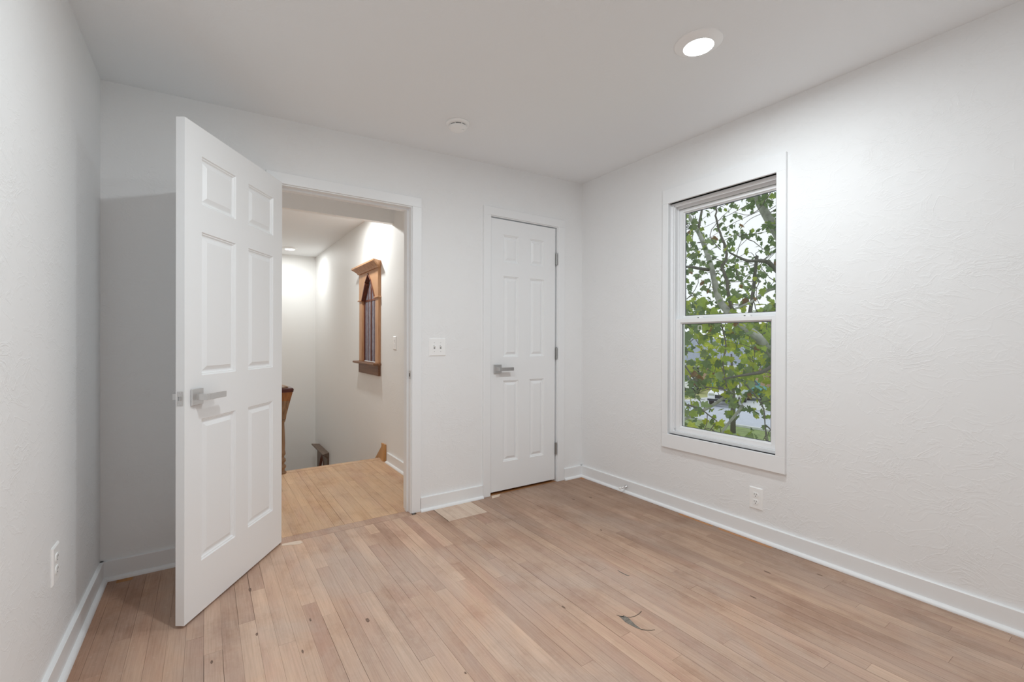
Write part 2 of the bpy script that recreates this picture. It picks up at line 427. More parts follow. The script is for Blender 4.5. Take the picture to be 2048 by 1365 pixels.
decal('filler_patch', [(.355, 2.835), (.44, 2.80), (.462, 2.815), (.455, 2.842), (.43, 2.855), (.36, 2.858)], M_fill, .001)
decal('filler_patch', [(1.735, 2.835), (1.80, 2.845), (1.84, 2.888), (1.76, 2.885)], M_fill, .001)

# hall floor and landing edge
mb = MB(); mb.box(-1.0, XH + .12, D + WT, 4.41, -.25, -.0185); mb.box(-1.0, .52, 4.41, YF, -.25, -.0185)
floor_h = tag(build('floor_hall', mb, M_sub), 'oak strip floor of the stair landing beyond the open door, tinted for its warm lamp light', 'floor', kind='structure')
x = XH - .005; i = 0
while x > .03:
    x0 = x - PW; y = 2.946
    while y < 4.352:
        y1 = y + random.uniform(.35, 1.1)
        if 4.352 - y1 < .2: y1 = 4.352
        yy = y
        if not (EX0 < (x + x0) / 2 < EX1) and yy < D + WT: yy = D + WT
        plank(floor_h, ME_hall, x0, x, yy, min(y1, 4.352)); y = y1
    x = x0
xplank(floor_h, ME_hall, .52, XH - .005, 4.353, 4.425, 'nosing_board', .001)
for j in range(9): plank(floor_h, ME_hall, .52 - (j + 1) * PW, .52 - j * PW, 4.353, 5.6 - .3 * (j % 3)); plank(floor_h, ME_hall, .52 - (j + 1) * PW, .52 - j * PW, 5.6 - .3 * (j % 3), YF)
for j in range(17): plank(floor_h, ME_hall, -.007 - (j + 1) * PW, -.007 - j * PW, D + WT, 4.6 - .4 * (j % 3)); plank(floor_h, ME_hall, -.007 - (j + 1) * PW, -.007 - j * PW, 4.6 - .4 * (j % 3), YF)

# ------------------------------------------------------------------ hall shell
GW0, GW1 = 4.55, 5.00                         # gothic window opening along y
mb = MB(); n = (1, 0)
ZB = -2.9
for y0, y1, z0, z1 in ((D + WT, GW0, ZB, ZHC), (GW0, GW1, ZB, .93), (GW0, GW1, 1.87, ZHC), (GW1, YF, ZB, ZHC)):
    wall_piece(mb, (XH, y0), (XH, y1), .12, z0, z1, n)
wall_hr = tag(build('wall_hall_right', mb, M_hallwall), 'warm white stairwell wall carrying the pointed wooden window', 'wall', kind='structure')
mb = MB(); wall_piece(mb, (-1.0, YF), (XH + .12, YF), .12, ZB, ZHC, (0, 1))
tag(build('wall_hall_far', mb, M_hallwall), 'warm white wall at the far end of the stairwell', 'wall', kind='structure')
mb = MB(); wall_piece(mb, (-1.0, D + WT), (-1.0, YF), .12, ZB, ZHC, (-1, 0)); wall_piece(mb, (-1.0, D + WT), (.5, D + WT), .01, ZB, -.06, (0, -1))
tag(build('wall_hall_left', mb, M_hallwall), 'white hall wall hidden behind the open door', 'wall', kind='structure')
mb = MB(); mb.box(.40, .51, 4.45, YF, ZB, -.25)  # unseen white side wall, added to bounce light up the stairwell
tag(build('wall_stair_bounce', mb, M_hallwall), 'unseen white wall added below the hall floor to bounce light up the stairwell', 'wall', kind='structure')
mb = MB(); mb.box(-1.12, XH + .12, D + WT, YF + .12, ZHC, ZHC + .08)
tag(build('ceiling_hall', mb, M_ceil), 'white stairwell ceiling with one small recessed light', 'ceiling', kind='structure')
mb = MB(); mb.box(-1.0, XH, 4.07, 4.127, 2.216, ZHC)
tag(build('trim_1', mb, M_hallwall), 'boxed header beam crossing the hall ceiling above the landing', 'beam', kind='structure')
mb = MB(); mb.box(-1.1, XH + .12, D, YF + .12, ZB - .08, ZB)
tag(build('floor_lower', mb, M_floorh), 'lower storey floor at the foot of the stairs', 'floor', kind='structure')
# landing front face and stairs going down
st = tag(empty('staircase', Matrix.Translation((.98, 4.42, -.2))), 'oak staircase running down from the landing edge', 'stairs')
for i in range(11):
    z = -.2 * (i + 1) + .2; y0 = i * .255
    mb = MB(); mb.box(-.46, .445, y0, y0 + .28, z - .03, z); build('tread', mb, M_skirt, st)
    mb = MB(); mb.box(-.46, .445, y0 + .262, y0 + .28, z - .2, z - .03); build('riser', mb, M_trim, st)
# raw wood skirt board on the right wall where the stair begins
sk = tag(empty('stair_skirt_board', FH(4.265, 0)), 'raw orange pine stair skirt ending beside the white hall baseboard', 'skirt board')
mb = MB()
prof = [(0, .0), (0, .155), (-.055, .155), (-.06, .150), (-.9, -.52), (-.9, -.75), (-.20, -.17)]
mb.prism([(x_, -.020, z_) for x_, z_ in prof][::-1], [(x_, -.002, z_) for x_, z_ in prof][::-1]); build('board', mb, M_skirt, sk)
mb = MB(); mb.box(-.052, -.0, -.034, -.020, 0, .168); build('end_block', mb, M_skirt, sk, bevel=.003)

# ------------------------------------------------------------------ baseboards
BH = .0926; BT = .015; SH = .017
def baseboard(name, F, u0, u1, label):
    L = u1 - u0
    e = tag(empty(name, F), label, 'baseboard', kind='structure')
    mb = MB(); p = [(0, 0), (-BT, 0), (-BT, BH - .002), (-BT + .002, BH), (0, BH)]
    mb.prism([(u0, a, z) for a, z in p], [(u1, a, z) for a, z in p]); build('board', mb, M_trim, e)
    mb = MB(); q = [(-BT, 0)] + [(-BT - SH * math.cos(t), SH * math.sin(t)) for t in [math.pi / 2 * i / 6 for i in range(7)]]
    mb.smooth = False; mb.prism([(u0, a, z) for a, z in q], [(u1, a, z) for a, z in q]); build('shoe_moulding', mb, M_trim, e)
    return e
baseboard('baseboard_back_left', FB(0, 0), -A, .279, 'white baseboard in the corner behind the open door')
baseboard('baseboard_back_middle', FB(0, 0), 1.199, 1.683, 'white baseboard between the two doors below the light switch')
baseboard('baseboard_back_right', FB(0, 0), 2.458, B, 'short white baseboard between the closet door and the corner')
baseboard('baseboard_right', FR(0, 0), 0, D - YR, 'long white baseboard below the window wall')
baseboard('baseboard_left', FL(0, 0), -(D - YR), 0, 'white baseboard along the left wall below the outlet') if False else None
eL = empty('baseboard_left', FL(0, 0)); tag(eL, 'white baseboard along the left wall below the outlet', 'baseboard', kind='structure')
for nm, pr in (('board', [(0, 0), (-BT, 0), (-BT, BH - .002), (-BT + .002, BH), (0, BH)]), ('shoe_moulding', [(-BT, 0)] + [(-BT - SH * math.cos(t), SH * math.sin(t)) for t in [math.pi / 2 * i / 6 for i in range(7)]])):
    mb = MB(); mb.prism([(-(D - YR), a, z) for a, z in pr], [(0, a, z) for a, z in pr]); build(nm, mb, M_trim, eL)
baseboard('baseboard_hall', FH(4.265, 0), .05, 4.265 - D - WT, 'white baseboard along the landing wall beyond the open door')

# ------------------------------------------------------------------ door casings and jambs
CT = .015
def casing(name, x0, x1, xi0, xi1, zt, zi, label, jamb_y1):
    e = tag(empty(name, FB((x0 + x1) / 2, 0)), label, 'door casing', kind='structure'); o = (x0 + x1) / 2
    mb = MB(); mb.cbox(x0 - o, xi0 - o, -CT, 0, 0, zi); build('side_casing', mb, M_trim, e)
    mb = MB(); mb.cbox(xi1 - o, x1 - o, -CT, 0, 0, zi); build('side_casing', mb, M_trim, e)
    mb = MB(); mb.cbox(x0 - o, x1 - o, -CT, 0, zi, zt); build('head_casing', mb, M_trim, e)
    j0, j1, jz = xi0 + .006, xi1 - .006, zi - .006
    for a, b_ in ((j0 - .018, j0), (j1, j1 + .018)):
        mb = MB(); mb.box(a - o, b_ - o, -.004, jamb_y1, 0, jz + .018); build('jamb', mb, M_trim, e)
    mb = MB(); mb.box(j0 - o, j1 - o, -.004, jamb_y1, jz, jz + .018); build('head_jamb', mb, M_trim, e)
    return e, o, j0, j1, jz
e1, o1, j0, j1, jz = casing('trim_2', .279, 1.203, .344, 1.138, 2.104, 2.041, 'white flat casing and jamb around the open doorway', WT + .004)
for a, b_ in ((j0, j0 + .011), (j1 - .011, j1)):
    mb = MB(); mb.box(a - o1, b_ - o1, .040, .075, 0, jz); build('door_stop_strip', mb, M_trim, e1)
mb = MB(); mb.box(j0 + .011 - o1, j1 - .011 - o1, .040, .075, jz - .011, jz); build('door_stop_strip', mb, M_trim, e1)
# hall side casing seen edge-on
for a, b_, z0, z1 in ((.279, .344, 0, 2.104), (1.138, 1.203, 0, 2.104), (.344, 1.138, 2.041, 2.104)):
    mb = MB(); mb.box(a - o1, b_ - o1, WT, WT + .015, z0, z1); build('hall_casing', mb, M_trim, e1)
# strike plate on the right jamb
sp = empty('strike_plate', Matrix.Identity(4)); sp.parent = e1; sp.matrix_local = Matrix.Translation((j1 - o1, .012, .921))
mb = MB(); mb.box(-.0015, .0, -.018, .018, -.028, .028); build('plate', mb, M_nickel, sp, bevel=.0006)
mb = MB(); mb.box(-.002, -.0014, -.006, .006, -.011, .011); build('latch_hole', mb, M_dark, sp)
e2, o2, k0, k1, kz = casing('trim_3', 1.685, 2.457, 1.748, 2.388, 2.141, 2.079, 'white flat casing and jamb around the narrow closet door', WT)
mb = MB(); mb.box(k0 - o2, k0 + .011 - o2, .040, .075, 0, kz); build('door_stop_strip', mb, M_trim, e2)
mb = MB(); mb.box(k1 - .011 - o2, k1 - o2, .040, .075, 0, kz); build('door_stop_strip', mb, M_trim, e2)
mb = MB(); mb.box(k0 - o2, k1 - o2, .040, .075, kz - .011, kz); build('door_stop_strip', mb, M_trim, e2)

# ------------------------------------------------------------------ six-panel doors
DTH = .035
def leaf(parent, W, xs, zs, z0, z1):
    """local x across, y 0 (front) .. DTH, z up; xs = 2 column spans, zs = row spans from top"""
    mb = MB()
    cols = [0, xs[0][0], xs[0][1], xs[1][0], xs[1][1], W]
    for a, b_ in ((0, 1), (2, 3), (4, 5)): mb.box(cols[a], cols[b_], 0, DTH, z0, z1)
    zc = [z1] + [v for s_ in zs for v in s_] + [z0]
    for cx in xs:
        for i in range(0, len(zc), 2): mb.box(cx[0], cx[1], 0, DTH, zc[i + 1], zc[i])
    build('leaf_frame', mb, M_door, parent)
    prof = [(0, .0), (.004, .0055), (.0075, .0055), (.012, .0115), (.0175, .0125), (.021, .0115), (.037, .0032)]
    for cx in xs:
        for zt, zb in zs:
            mb = MB()
            def loop(d, y, flip):
                p = [(cx[0] + d, y, zb + d), (cx[1] - d, y, zb + d), (cx[1] - d, y, zt - d), (cx[0] + d, y, zt - d)]
                return p[::-1] if flip else p
            mb.rings([loop(d, y, False) for d, y in prof]); mb.rings([loop(d, DTH - y, True) for d, y in prof])
            build('panel', mb, M_door, parent)
def lever(parent, x, z, side, dirx, y=0., rose=.066, blen=.115):
    """square-rose lever; side -1 = towards local -y; dirx = direction the lever points"""
    e = empty('lever_handle', Matrix.Identity(4)); e.parent = parent; e.matrix_local = Matrix.Translation((x, y, z))
    s_ = side; h = rose / 2
    yy = lambda a, b_: (min(a * s_, b_ * s_), max(a * s_, b_ * s_))
    a, b_ = yy(0, .009); mb = MB(); mb.box(-h, h, a, b_, -h, h); build('rose', mb, M_nickel, e, bevel=.0012)
    mb = MB(); a, b_ = yy(.009, .020); mb.M = Matrix.Translation((0, 0, 0)); mb.box(-.012, .012, a, b_, -.012, .012); build('neck', mb, M_nickel, e)
    mb = MB(); a, b_ = yy(.019, .054); x0, x1 = sorted((-.013 * dirx, .010 * dirx)); mb.box(x0, x1, a, b_, -.0125, .0125); 
    a, b_ = yy(.043, .054); x0, x1 = sorted((.010 * dirx, blen * dirx)); mb.box(x0, x1, a, b_, -.0125, .0125); build('lever', mb, M_nickel, e, bevel=.001)
    return e
# open entrance door, hinged at the left jamb
TH = R(55.75)
d1 = tag(empty('door_1', Matrix.Translation((-.0690, 2.2330, 0)) @ rz(TH)), 'white six-panel door standing wide open into the room', 'door', kind='structure')
leaf(d1, .758, ((.099, .334), (.434, .665)), ((1.922, 1.719), (1.605, 1.004), (.821, .225)), .012, 2.040)
lever(d1, .066, .918, -1, 1); lever(d1, .066, .918, 1, 1, DTH)
mb = MB(); mb.box(-.0012, .001, .0055, .0295, -.0285 + .918, .0285 + .918); build('latch_plate', mb, M_nickel, d1, bevel=.0004)
mb = MB(); mb.hexa([(-.012, .0115, .910), (.0, .0115, .910), (.0, .0235, .910), (-.004, .0235, .910)], [(-.012, .0115, .927), (.0, .0115, .927), (.0, .0235, .927), (-.004, .0235, .927)]); build('latch_bolt', mb, M_chrome, d1, bevel=.001)
for zz in (.896, .940):
    mb = MB(); mb.M = Matrix.Translation((-.0012, .0175, zz)) @ Matrix.Rotation(R(-90), 4, 'Y'); mb.lathe([(.003, 0), (.0025, .0008)], 10); build('screw', mb, M_chrome, d1)
for zz in (.25, 1.02, 1.80):
    mb = MB(); mb.lathe([(.0055, zz - .045), (.0055, zz + .045)], 12, .762, DTH + .004); build('hinge', mb, M_nickel, d1)
# closed closet door
d2 = tag(empty('door_2', Matrix.Translation((1.7565, D + .003, 0))), 'narrow white six-panel closet door, closed', 'door', kind='structure')
leaf(d2, .612, ((.110, .251), (.357, .499)), ((1.951, 1.742), (1.639, 1.027), (.848, .233)), .020, 2.064)
lever(d2, .058, .938, -1, 1); lever(d2, .058, .938, 1, 1, DTH)
for zz in (1.815, 1.047, .270):
    mb = MB(); mb.lathe([(.007, zz - .047), (.007, zz + .047)], 12, .6205, -.009); mb.lathe([(.0035, zz + .047), (.0045, zz + .050), (.003, zz + .053)], 12, .6205, -.009)
    mb.box(.612, .618, -.003, .001, zz - .045, zz + .045); build('hinge', mb, M_hinge, d2)

# ------------------------------------------------------------------ the double-hung window
tc = D - 1.6565
W1 = tag(empty('window_1', FR(tc, 0)), 'white vinyl double-hung window with flat painted casing', 'window', kind='structure')
hw = .361
# casing: sides, head, apron
x0, x1 = -.408, .408; xi0, xi1 = -.361, .356
for nm, (a, b_, z0, z1) in (('side_casing', (x0, xi0, .511, 2.100)), ('side_casing', (xi1, x1, .511, 2.100)), ('head_casing', (x0, x1, 2.100, 2.199)), ('apron', (x0, x1, .417, .511))):
    mb = MB(); mb.cbox(a, b_, -.020, 0, z0, z1, .0015); build(nm, mb, M_trim, W1)
# painted extension jambs
for nm, (a, b_, z0, z1) in (('jamb', (xi0 - .006, xi0, .505, 2.106)), ('jamb', (xi1, xi1 + .006, .505, 2.106)), ('head_jamb', (xi0, xi1, 2.100, 2.106)), ('stool', (xi0, xi1, .505, .511))):
    mb = MB(); mb.box(a, b_, -.004, .035, z0, z1); build(nm, mb, M_trim, W1)
# vinyl frame with balance tracks
fr = []
mb = MB(); mb.box(xi0, xi0 + .016, .020, .145, .511, 2.100).box(xi0 + .016, xi0 + .022, .030, .036, .511, 2.100).box(xi0 + .016, xi0 + .022, .072, .080, .511, 2.100).box(xi0 + .016, xi0 + .022, .118, .145, .511, 2.100); build('frame_side', mb, M_vinyl, W1)
mb = MB(); mb.box(xi1 - .016, xi1, .020, .145, .511, 2.100).box(xi1 - .022, xi1 - .016, .030, .036, .511, 2.100).box(xi1 - .022, xi1 - .016, .072, .080, .511, 2.100).box(xi1 - .022, xi1 - .016, .118, .145, .511, 2.100); build('frame_side', mb, M_vinyl, W1)
mb = MB(); mb.box(xi0 + .016, xi1 - .016, .020, .145, 2.088, 2.100).box(xi0 + .016, xi1 - .016, .030, .036, 2.078, 2.088).box(xi0 + .016, xi1 - .016, .066, .080, 2.068, 2.088).box(xi0 + .016, xi1 - .016, .116, .145, 2.066, 2.088); build('frame_head', mb, M_vinyl, W1)
mb = MB(); mb.hexa([(xi0 + .016, .020, .511), (xi1 - .016, .020, .511), (xi1 - .016, .145, .500), (xi0 + .016, .145, .500)], [(xi0 + .016, .020, .522), (xi1 - .016, .020, .522), (xi1 - .016, .145, .514), (xi0 + .016, .145, .514)]); mb.box(xi0 + .016, xi1 - .016, .020, .036, .522, .530); build('frame_sill', mb, M_vinyl, W1)
def sash(name, y0, y1, sx0, sx1, gx0, gx1, sz0, sz1, gz0, gz1):
    e = empty(name, Matrix.Identity(4)); e.parent = W1; e.matrix_local = Matrix.Translation((0, y0, sz0))
    t = y1 - y0; g = .008
    for nm, (a, b_, z0, z1) in (('stile', (sx0, gx0 - g, sz0, sz1)), ('stile', (gx1 + g, sx1, sz0, sz1)), ('rail', (gx0 - g, gx1 + g, sz0, gz0 - g)), ('rail', (gx0 - g, gx1 + g, gz1 + g, sz1))):
        mb = MB(); mb.box(a, b_, 0, t, z0 - sz0, z1 - sz0); build(nm, mb, M_vinyl, e, bevel=.0015)
    # sloped glazing bead
    mb = MB()
    o_ = [(gx0 - g, .004, gz0 - g), (gx1 + g, .004, gz0 - g), (gx1 + g, .004, gz1 + g), (gx0 - g, .004, gz1 + g)]
    i_ = [(gx0, .012, gz0), (gx1, .012, gz0), (gx1, .012, gz1), (gx0, .012, gz1)]
    bk = [(gx0, .016, gz0), (gx1, .016, gz0), (gx1, .016, gz1), (gx0, .016, gz1)]
    sh = lambda L: [(p[0], p[1], p[2] - sz0) for p in L]
    mb.rings([sh(o_), sh(i_), sh(bk)], close=False); build('glazing_bead', mb, M_vinyl, e)
    mb = MB()
    for a, b_, z0, z1 in ((gx0, gx0 + .004, gz0, gz1), (gx1 - .004, gx1, gz0, gz1), (gx0, gx1, gz0, gz0 + .003), (gx0, gx1, gz1 - .004, gz1)):
        mb.box(a, b_, .0165, .019, z0 - sz0, z1 - sz0)
    build('gasket', mb, M_gasket, e)
    mb = MB(); mb.box(gx0 - .002, gx1 + .002, .017, .0178, gz0 - .002 - sz0, gz1 + .002 - sz0); build('glass_pane', mb, M_glass, e)
    return e
lo = sash('lower_sash', .040, .070, -.342, .338, -.296, .297, .530, 1.302, .567, 1.270)
up = sash('upper_sash', .082, .112, -.342, .338, -.304, .302, 1.280, 2.066, 1.326, 2.036)
for lx in (-.165, .148):
    k_ = empty('sash_lock', Matrix.Identity(4)); k_.parent = lo; k_.matrix_local = Matrix.Translation((lx, .015, 1.302 - .530))
    mb = MB(); mb.box(-.034, .034, -.012, .012, 0, .004); build('lock_base', mb, M_vinyl, k_, bevel=.0015)
    mb = MB(); mb.lathe([(.010, .004), (.010, .009), (.007, .011)], 12); mb.box(.0, .030, -.005, .004, .005, .010); build('cam_lever', mb, M_plastic, k_)
    mb = MB(); mb.box(-.008, .001, -.0125, -.006, .004, .0075); build('lock_slot', mb, M_dark, k_)
for lx in (-.30, .30):
    mb = MB(); mb.box(lx - .022, lx + .022, .004, .018, .772, .7745); build('tilt_latch', mb, M_vinyl, lo, bevel=.0008)
# small etched square in the corner of the lower pane
mb = MB()
for a, b_, c_, d_ in ((0, .030, 0, .003), (0, .030, .027, .030), (0, .003, 0, .030), (.027, .030, 0, .030)): mb.box(-.178 + a, -.178 + b_, .0150, .0155, .695 + c_, .695 + d_)
build('etched_square', mb, M_plastic, lo)
mb = MB(); mb.M = Matrix.Translation((xi0 + .027, .030, .545)) @ Matrix.Rotation(R(90), 4, 'X'); mb.lathe([(.005, 0), (.004, .004)], 12); build('pivot_screw', mb, M_nickel, W1)

# ------------------------------------------------------------------ gothic windows in the stairwell
def gothic(name, y, z, label, M_oak=M_oak, M_oakd=M_oakd):
    e = tag(empty(name, FH(y, z)), label, 'window', kind='structure')          # local x = towards the camera, z 0 = apron bottom
    w, io = .333, .236                          # half width outside, half opening
    zs, zp, za, zt = .125, .775, 1.052, 1.072   # sill top, spring line, apex, head top
    for s_ in (-1, 1):
        a, b_ = sorted((s_ * io, s_ * w)); mb = MB(); mb.box(a, b_, -.026, 0, zs, zp); build('side_casing', mb, M_oak, e, bevel=.003)
        a, b_ = sorted((s_ * (io - .012), s_ * (w + .018))); mb = MB(); mb.box(a, b_, -.040, 0, zp - .004, zp + .012); build('cap_strip', mb, M_oak, e, bevel=.004)
        # half head board cut to the pointed arch
        p = [(s_ * w, zp + .012), (s_ * w, zt), (0, zt), (0, za), (s_ * io * .45, zp + .19), (s_ * io, zp + .012)]
        if s_ > 0: p = p[::-1]
        mb = MB(); mb.prism([(x_, 0, z_) for x_, z_ in p], [(x_, -.028, z_) for x_, z_ in p]); build('head_board', mb, M_oak, e)
        # arch lining
        q = [(s_ * io, zp), (s_ * io * .45, zp + .19), (0, za)]
        mb = MB()
        for (xa, z0), (xb, z1) in zip(q, q[1:]):
            mb.hexa([(xa, -.034, z0), (xa - s_ * .016, -.034, z0 - .004), (xa - s_ * .016, .03, z0 - .004), (xa, .03, z0)], [(xb, -.034, z1), (xb - s_ * .016 * (xb != 0), -.034, z1 - .02), (xb - s_ * .016 * (xb != 0), .03, z1 - .02), (xb, .03, z1)])
        build('arch_lining', mb, M_mahog, e)
        a, b_ = sorted((s_ * io, s_ * (io - .014))); mb = MB(); mb.box(a, b_, -.003, .03, zs, zp); build('reveal', mb, M_mahog, e)
    # crown cornice
    mb = MB(); pr = [(-.028, 0), (-.040, 0), (-.046, .014), (-.066, .034), (-.090, .052), (-.096, .056), (-.096, .072), (.0, .072), (.0, 0)]
    n_ = len(pr); Lf = [(-w - max(0, -y_ - .028), y_, zt - .006 + z_) for y_, z_ in pr]; Rt = [(w + max(0, -y_ - .028), y_, zt - .006 + z_) for y_, z_ in pr]
    mb.prism(Lf, Rt); build('cornice', mb, M_oak, e)
    mb = MB(); mb.box(-w - .075, w + .02, -.078, .05, zs - .022, zs); build('stool', mb, M_oakd, e, bevel=.006)
    mb = MB(); mb.box(-w - .02, w, -.026, 0, 0, zs - .022); build('apron', mb, M_oakd, e, bevel=.003)
    mb = MB(); mb.box(-.011, .011, .002, .024, zs, za - .03); build('mullion', mb, M_mahog, e)
    mb = MB(); mb.box(-.222, .222, .006, .022, zp - .012, zp + .006); build('transom', mb, M_mahog, e)
    for s_ in (-1, 1):
        a, b_ = sorted((s_ * .011, s_ * .223)); mb = MB(); mb.box(a, b_, .010, .014, zs, zp - .012); build('glass_pane', mb, M_art, e)
        p = [(s_ * .011, zp + .006), (s_ * .222, zp + .006), (s_ * .104, zp + .18), (s_ * .011, za - .03)]
        if s_ < 0: p = p[::-1]
        mb = MB(); mb.prism([(x_, .014, z_) for x_, z_ in p], [(x_, .010, z_) for x_, z_ in p]); build('glass_pane', mb, M_art, e)
        a, b_ = sorted((s_ * .10, s_ * .106)); mb = MB(); mb.box(a, b_, .007, .016, zs, zp + .17); build('lead_came', mb, M_mahog, e)
    mb = MB(); mb.box(-.236, .236, -.001, .10, zs - .02, zs + .001); build('inner_sill', mb, M_trim, e)
    return e
gothic('window_2', 4.775, .797, 'oak pointed-arch stair window with crown cornice, seen through the doorway')
gothic('window_3', 7.02, -1.56, 'lower pointed-arch stair window, only its top showing above the landing edge, coloured dark for the dim light', M_oak_shaded, M_oak_shaded)

# ------------------------------------------------------------------ newel post at the landing edge
nw = tag(empty('newel_post', Matrix.Translation((.538, 4.37, 0))), 'weathered turned newel with flared head half hidden by the open door', 'newel post')
mb = MB(); mb.smooth = True
mb.lathe([(.046, 0), (.046, .012), (.034, .02), (.034, .04), (.044, .052), (.044, .066), (.030, .078), (.030, .09), (.042, .105), (.040, .122), (.028, .136), (.030, .15), (.040, .165), (.038, .18), (.034, .20), (.036, .26), (.033, .36), (.029, .43), (.030, .44), (.038, .452), (.038, .462), (.030, .470)], 24); build('turned_shaft', mb, M_newel, nw)
mb = MB()
def sq(h, z): return [(-h, -h, z), (h, -h, z), (h, h, z), (-h, h, z)]
mb.rings([sq(.036, .468), sq(.040, .505), sq(.040, .508), sq(.066, .63)]); build('flared_block', mb, M_newel, nw)
mb = MB(); mb.rings([sq(.066, .63), sq(.082, .70), sq(.082, .706)]); build('head_block', mb, M_newel_o, nw)
mb = MB(); mb.rings([sq(.086, .704), sq(.090, .728), sq(.084, .738)]); build('cap', mb, M_newel_r, nw)
mb = MB(); mb.smooth = True; mb.lathe([(.062, .736), (.055, .748), (.036, .758), (.012, .764)], 20); build('finial', mb, M_newel, nw)

# ------------------------------------------------------------------ ceiling fittings
def ceil_frame(x, y):
    nx, ny = -.03133, .007737
    up_ = Vector((nx, ny, 1)).normalized(); xa = Vector((1, 0, .03133)).normalized(); ya = up_.cross(xa)
    return Matrix(((xa.x, ya.x, up_.x, x), (xa.y, ya.y, up_.y, y), (xa.z, ya.z, up_.z, ceil(x, y)), (0, 0, 0, 1)))
def downlight(M, label, mat, watts=LAMP_W, col=(.885, .965, 1.0), ro=.102, ri=.062, group=None):
    e = tag(empty('recessed_light', M), label, 'ceiling light', group)
    mb = MB(); mb.smooth = True; mb.lathe([(ro, 0), (ro, -.003), (ro - .004, -.005), (ri + .004, -.0190), (ri, -.0195), (ri - .001, -.016)][::-1], 40, cap=False); build('trim_ring', mb, M_plastic, e)
    mb = MB(); mb.lathe([(ri, -.0178), (ri, -.0172)], 40); build('diffuser', mb, mat, e)
    ld = bpy.data.lights.new('led_panel', 'AREA'); ld.shape = 'DISK'; ld.size = 2 * ri - .004; ld.energy = watts; ld.color = col; ld.spread = R(180)
    lo_ = bpy.data.objects.new('led_panel', ld); COL.objects.link(lo_); lo_.parent = e; lo_.matrix_local = Matrix.Translation((0, 0, -.0183))
    return e
downlight(ceil_frame(1.806, 1.220), 'lit round recessed ceiling light near the window wall', M_lamp)
downlight(ceil_frame(.480, 1.230), 'round recessed ceiling light over the open door side, just above the frame', M_lamp)
downlight(Matrix.Translation((.986, 7.08, ZHC)), 'small lit recessed light on the stairwell ceiling', M_lamph, LAMP_HALL_W * .6, (.94, .975, .96))
downlight(Matrix.Translation((.986, 4.60, ZHC)), 'recessed stairwell light hidden just behind the header beam', M_lamph, LAMP_HALL_W, (.94, .975, .96))
sm = tag(empty('smoke_detector', ceil_frame(1.244, 2.439)), 'white domed smoke detector on the ceiling', 'smoke detector')
mb = MB(); mb.smooth = True; mb.lathe([(.052, -.0145), (.066, -.0115), (.071, -.004), (.071, 0)], 36); build('base_ring', mb, M_plastic, sm)
mb = MB(); mb.lathe([(.047, -.0225), (.047, -.014)], 36); build('vent_gap', mb, plain('vent_grey', (.16, .16, .16), .6), sm)
mb = MB(); mb.smooth = True; mb.lathe([(.012, -.0475), (.026, -.046), (.040, -.041), (.049, -.033), (.0535, -.0235), (.0535, -.0215)], 36); build('dome', mb, M_plastic, sm)
for k_ in range(8):
    a = 2 * math.pi * k_ / 8; mb = MB(); mb.M = rz(a); mb.box(.045, .0515, -.0025, .0025, -.0215, -.0145); build('vent_rib', mb, M_plastic, sm)
mb = MB(); mb.M = Matrix.Translation((.018, -.022, -.0455)); mb.lathe([(.009, -.0015), (.009, .003)], 16); build('test_button', mb, M_plastic, sm)

# ------------------------------------------------------------------ switches and outlets
def plate(parent, w, h, t=.006, bev=.005):
    mb = MB(); c = bev
    def lp(d, y): return [(-w / 2 + d, y, -h / 2 + d), (w / 2 - d, y, -h / 2 + d), (w / 2 - d, y, h / 2 - d), (-w / 2 + d, y, h / 2 - d)]
    mb.rings([lp(0, 0), lp(0, -.0025), lp(c, -t)]); return build('cover_plate', mb, M_plastic, parent)
def disc_y(mb, x, z, r, y0, y1, n=14):
    M0 = mb.M; mb.M = (M0 or Matrix.Identity(4)) @ Matrix.Translation((x, 0, z)) @ Matrix.Rotation(R(90), 4, 'X'); mb.lathe([(r, -y0), (r, -y1)], n); mb.M = M0
sw = tag(empty('light_switch', FB(1.3245, 1.105)), 'white double toggle switch plate between the two doors', 'light switch')
plate(sw, .124, .122)
for sx in (-.023, .023):
    mb = MB(); mb.box(sx - .0055, sx + .0055, -.0065, -.005, -.013, .013); build('toggle_slot', mb, plain('slot_grey', (.35, .35, .35), .6), sw)
    mb = MB(); mb.hexa([(sx - .0045, -.006, -.002), (sx + .0045, -.006, -.002), (sx + .0045, -.006, .010), (sx - .0045, -.006, .010)][::-1], [(sx - .004, -.017, .006), (sx + .004, -.017, .006), (sx + .004, -.016, .013), (sx - .004, -.016, .013)][::-1]); build('toggle', mb, M_plastic, sw)
    for sz in (-.030, .030):
        mb = MB(); disc_y(mb, sx, sz, .003, -.0058, -.0068, 10); build('screw', mb, M_nickel, sw)
def outlet(F, label):
    e = tag(empty('wall_outlet', F), label, 'outlet', 'duplex outlets low on the walls'); plate(e, .079, .126)
    for zc_ in (-.0205, .0205):
        mb = MB(); n_ = 20; lp_ = []
        for k_ in range(n_):
            a = 2 * math.pi * k_ / n_; lp_.append((.0172 * math.cos(a), max(-.0135, min(.0135, .0172 * math.sin(a))) + zc_))
        mb.prism([(x_, -.005, z_) for x_, z_ in lp_], [(x_, -.0085, z_) for x_, z_ in lp_]); f_ = build('receptacle_face', mb, M_plastic, e)
        for sx, h_ in ((-.0062, .0042), (.0062, .0034)):
            mb = MB(); mb.box(sx - .0011, sx + .0011, -.0088, -.0082, zc_ + .004 - h_, zc_ + .004 + h_); build('slot', mb, M_dark, f_)
        mb = MB(); disc_y(mb, 0, zc_ - .0075, .0024, -.0082, -.0088, 10); build('ground_hole', mb, M_dark, f_)
    mb = MB(); disc_y(mb, 0, 0, .003, -.0058, -.0066, 10); build('screw', mb, M_plastic, e)
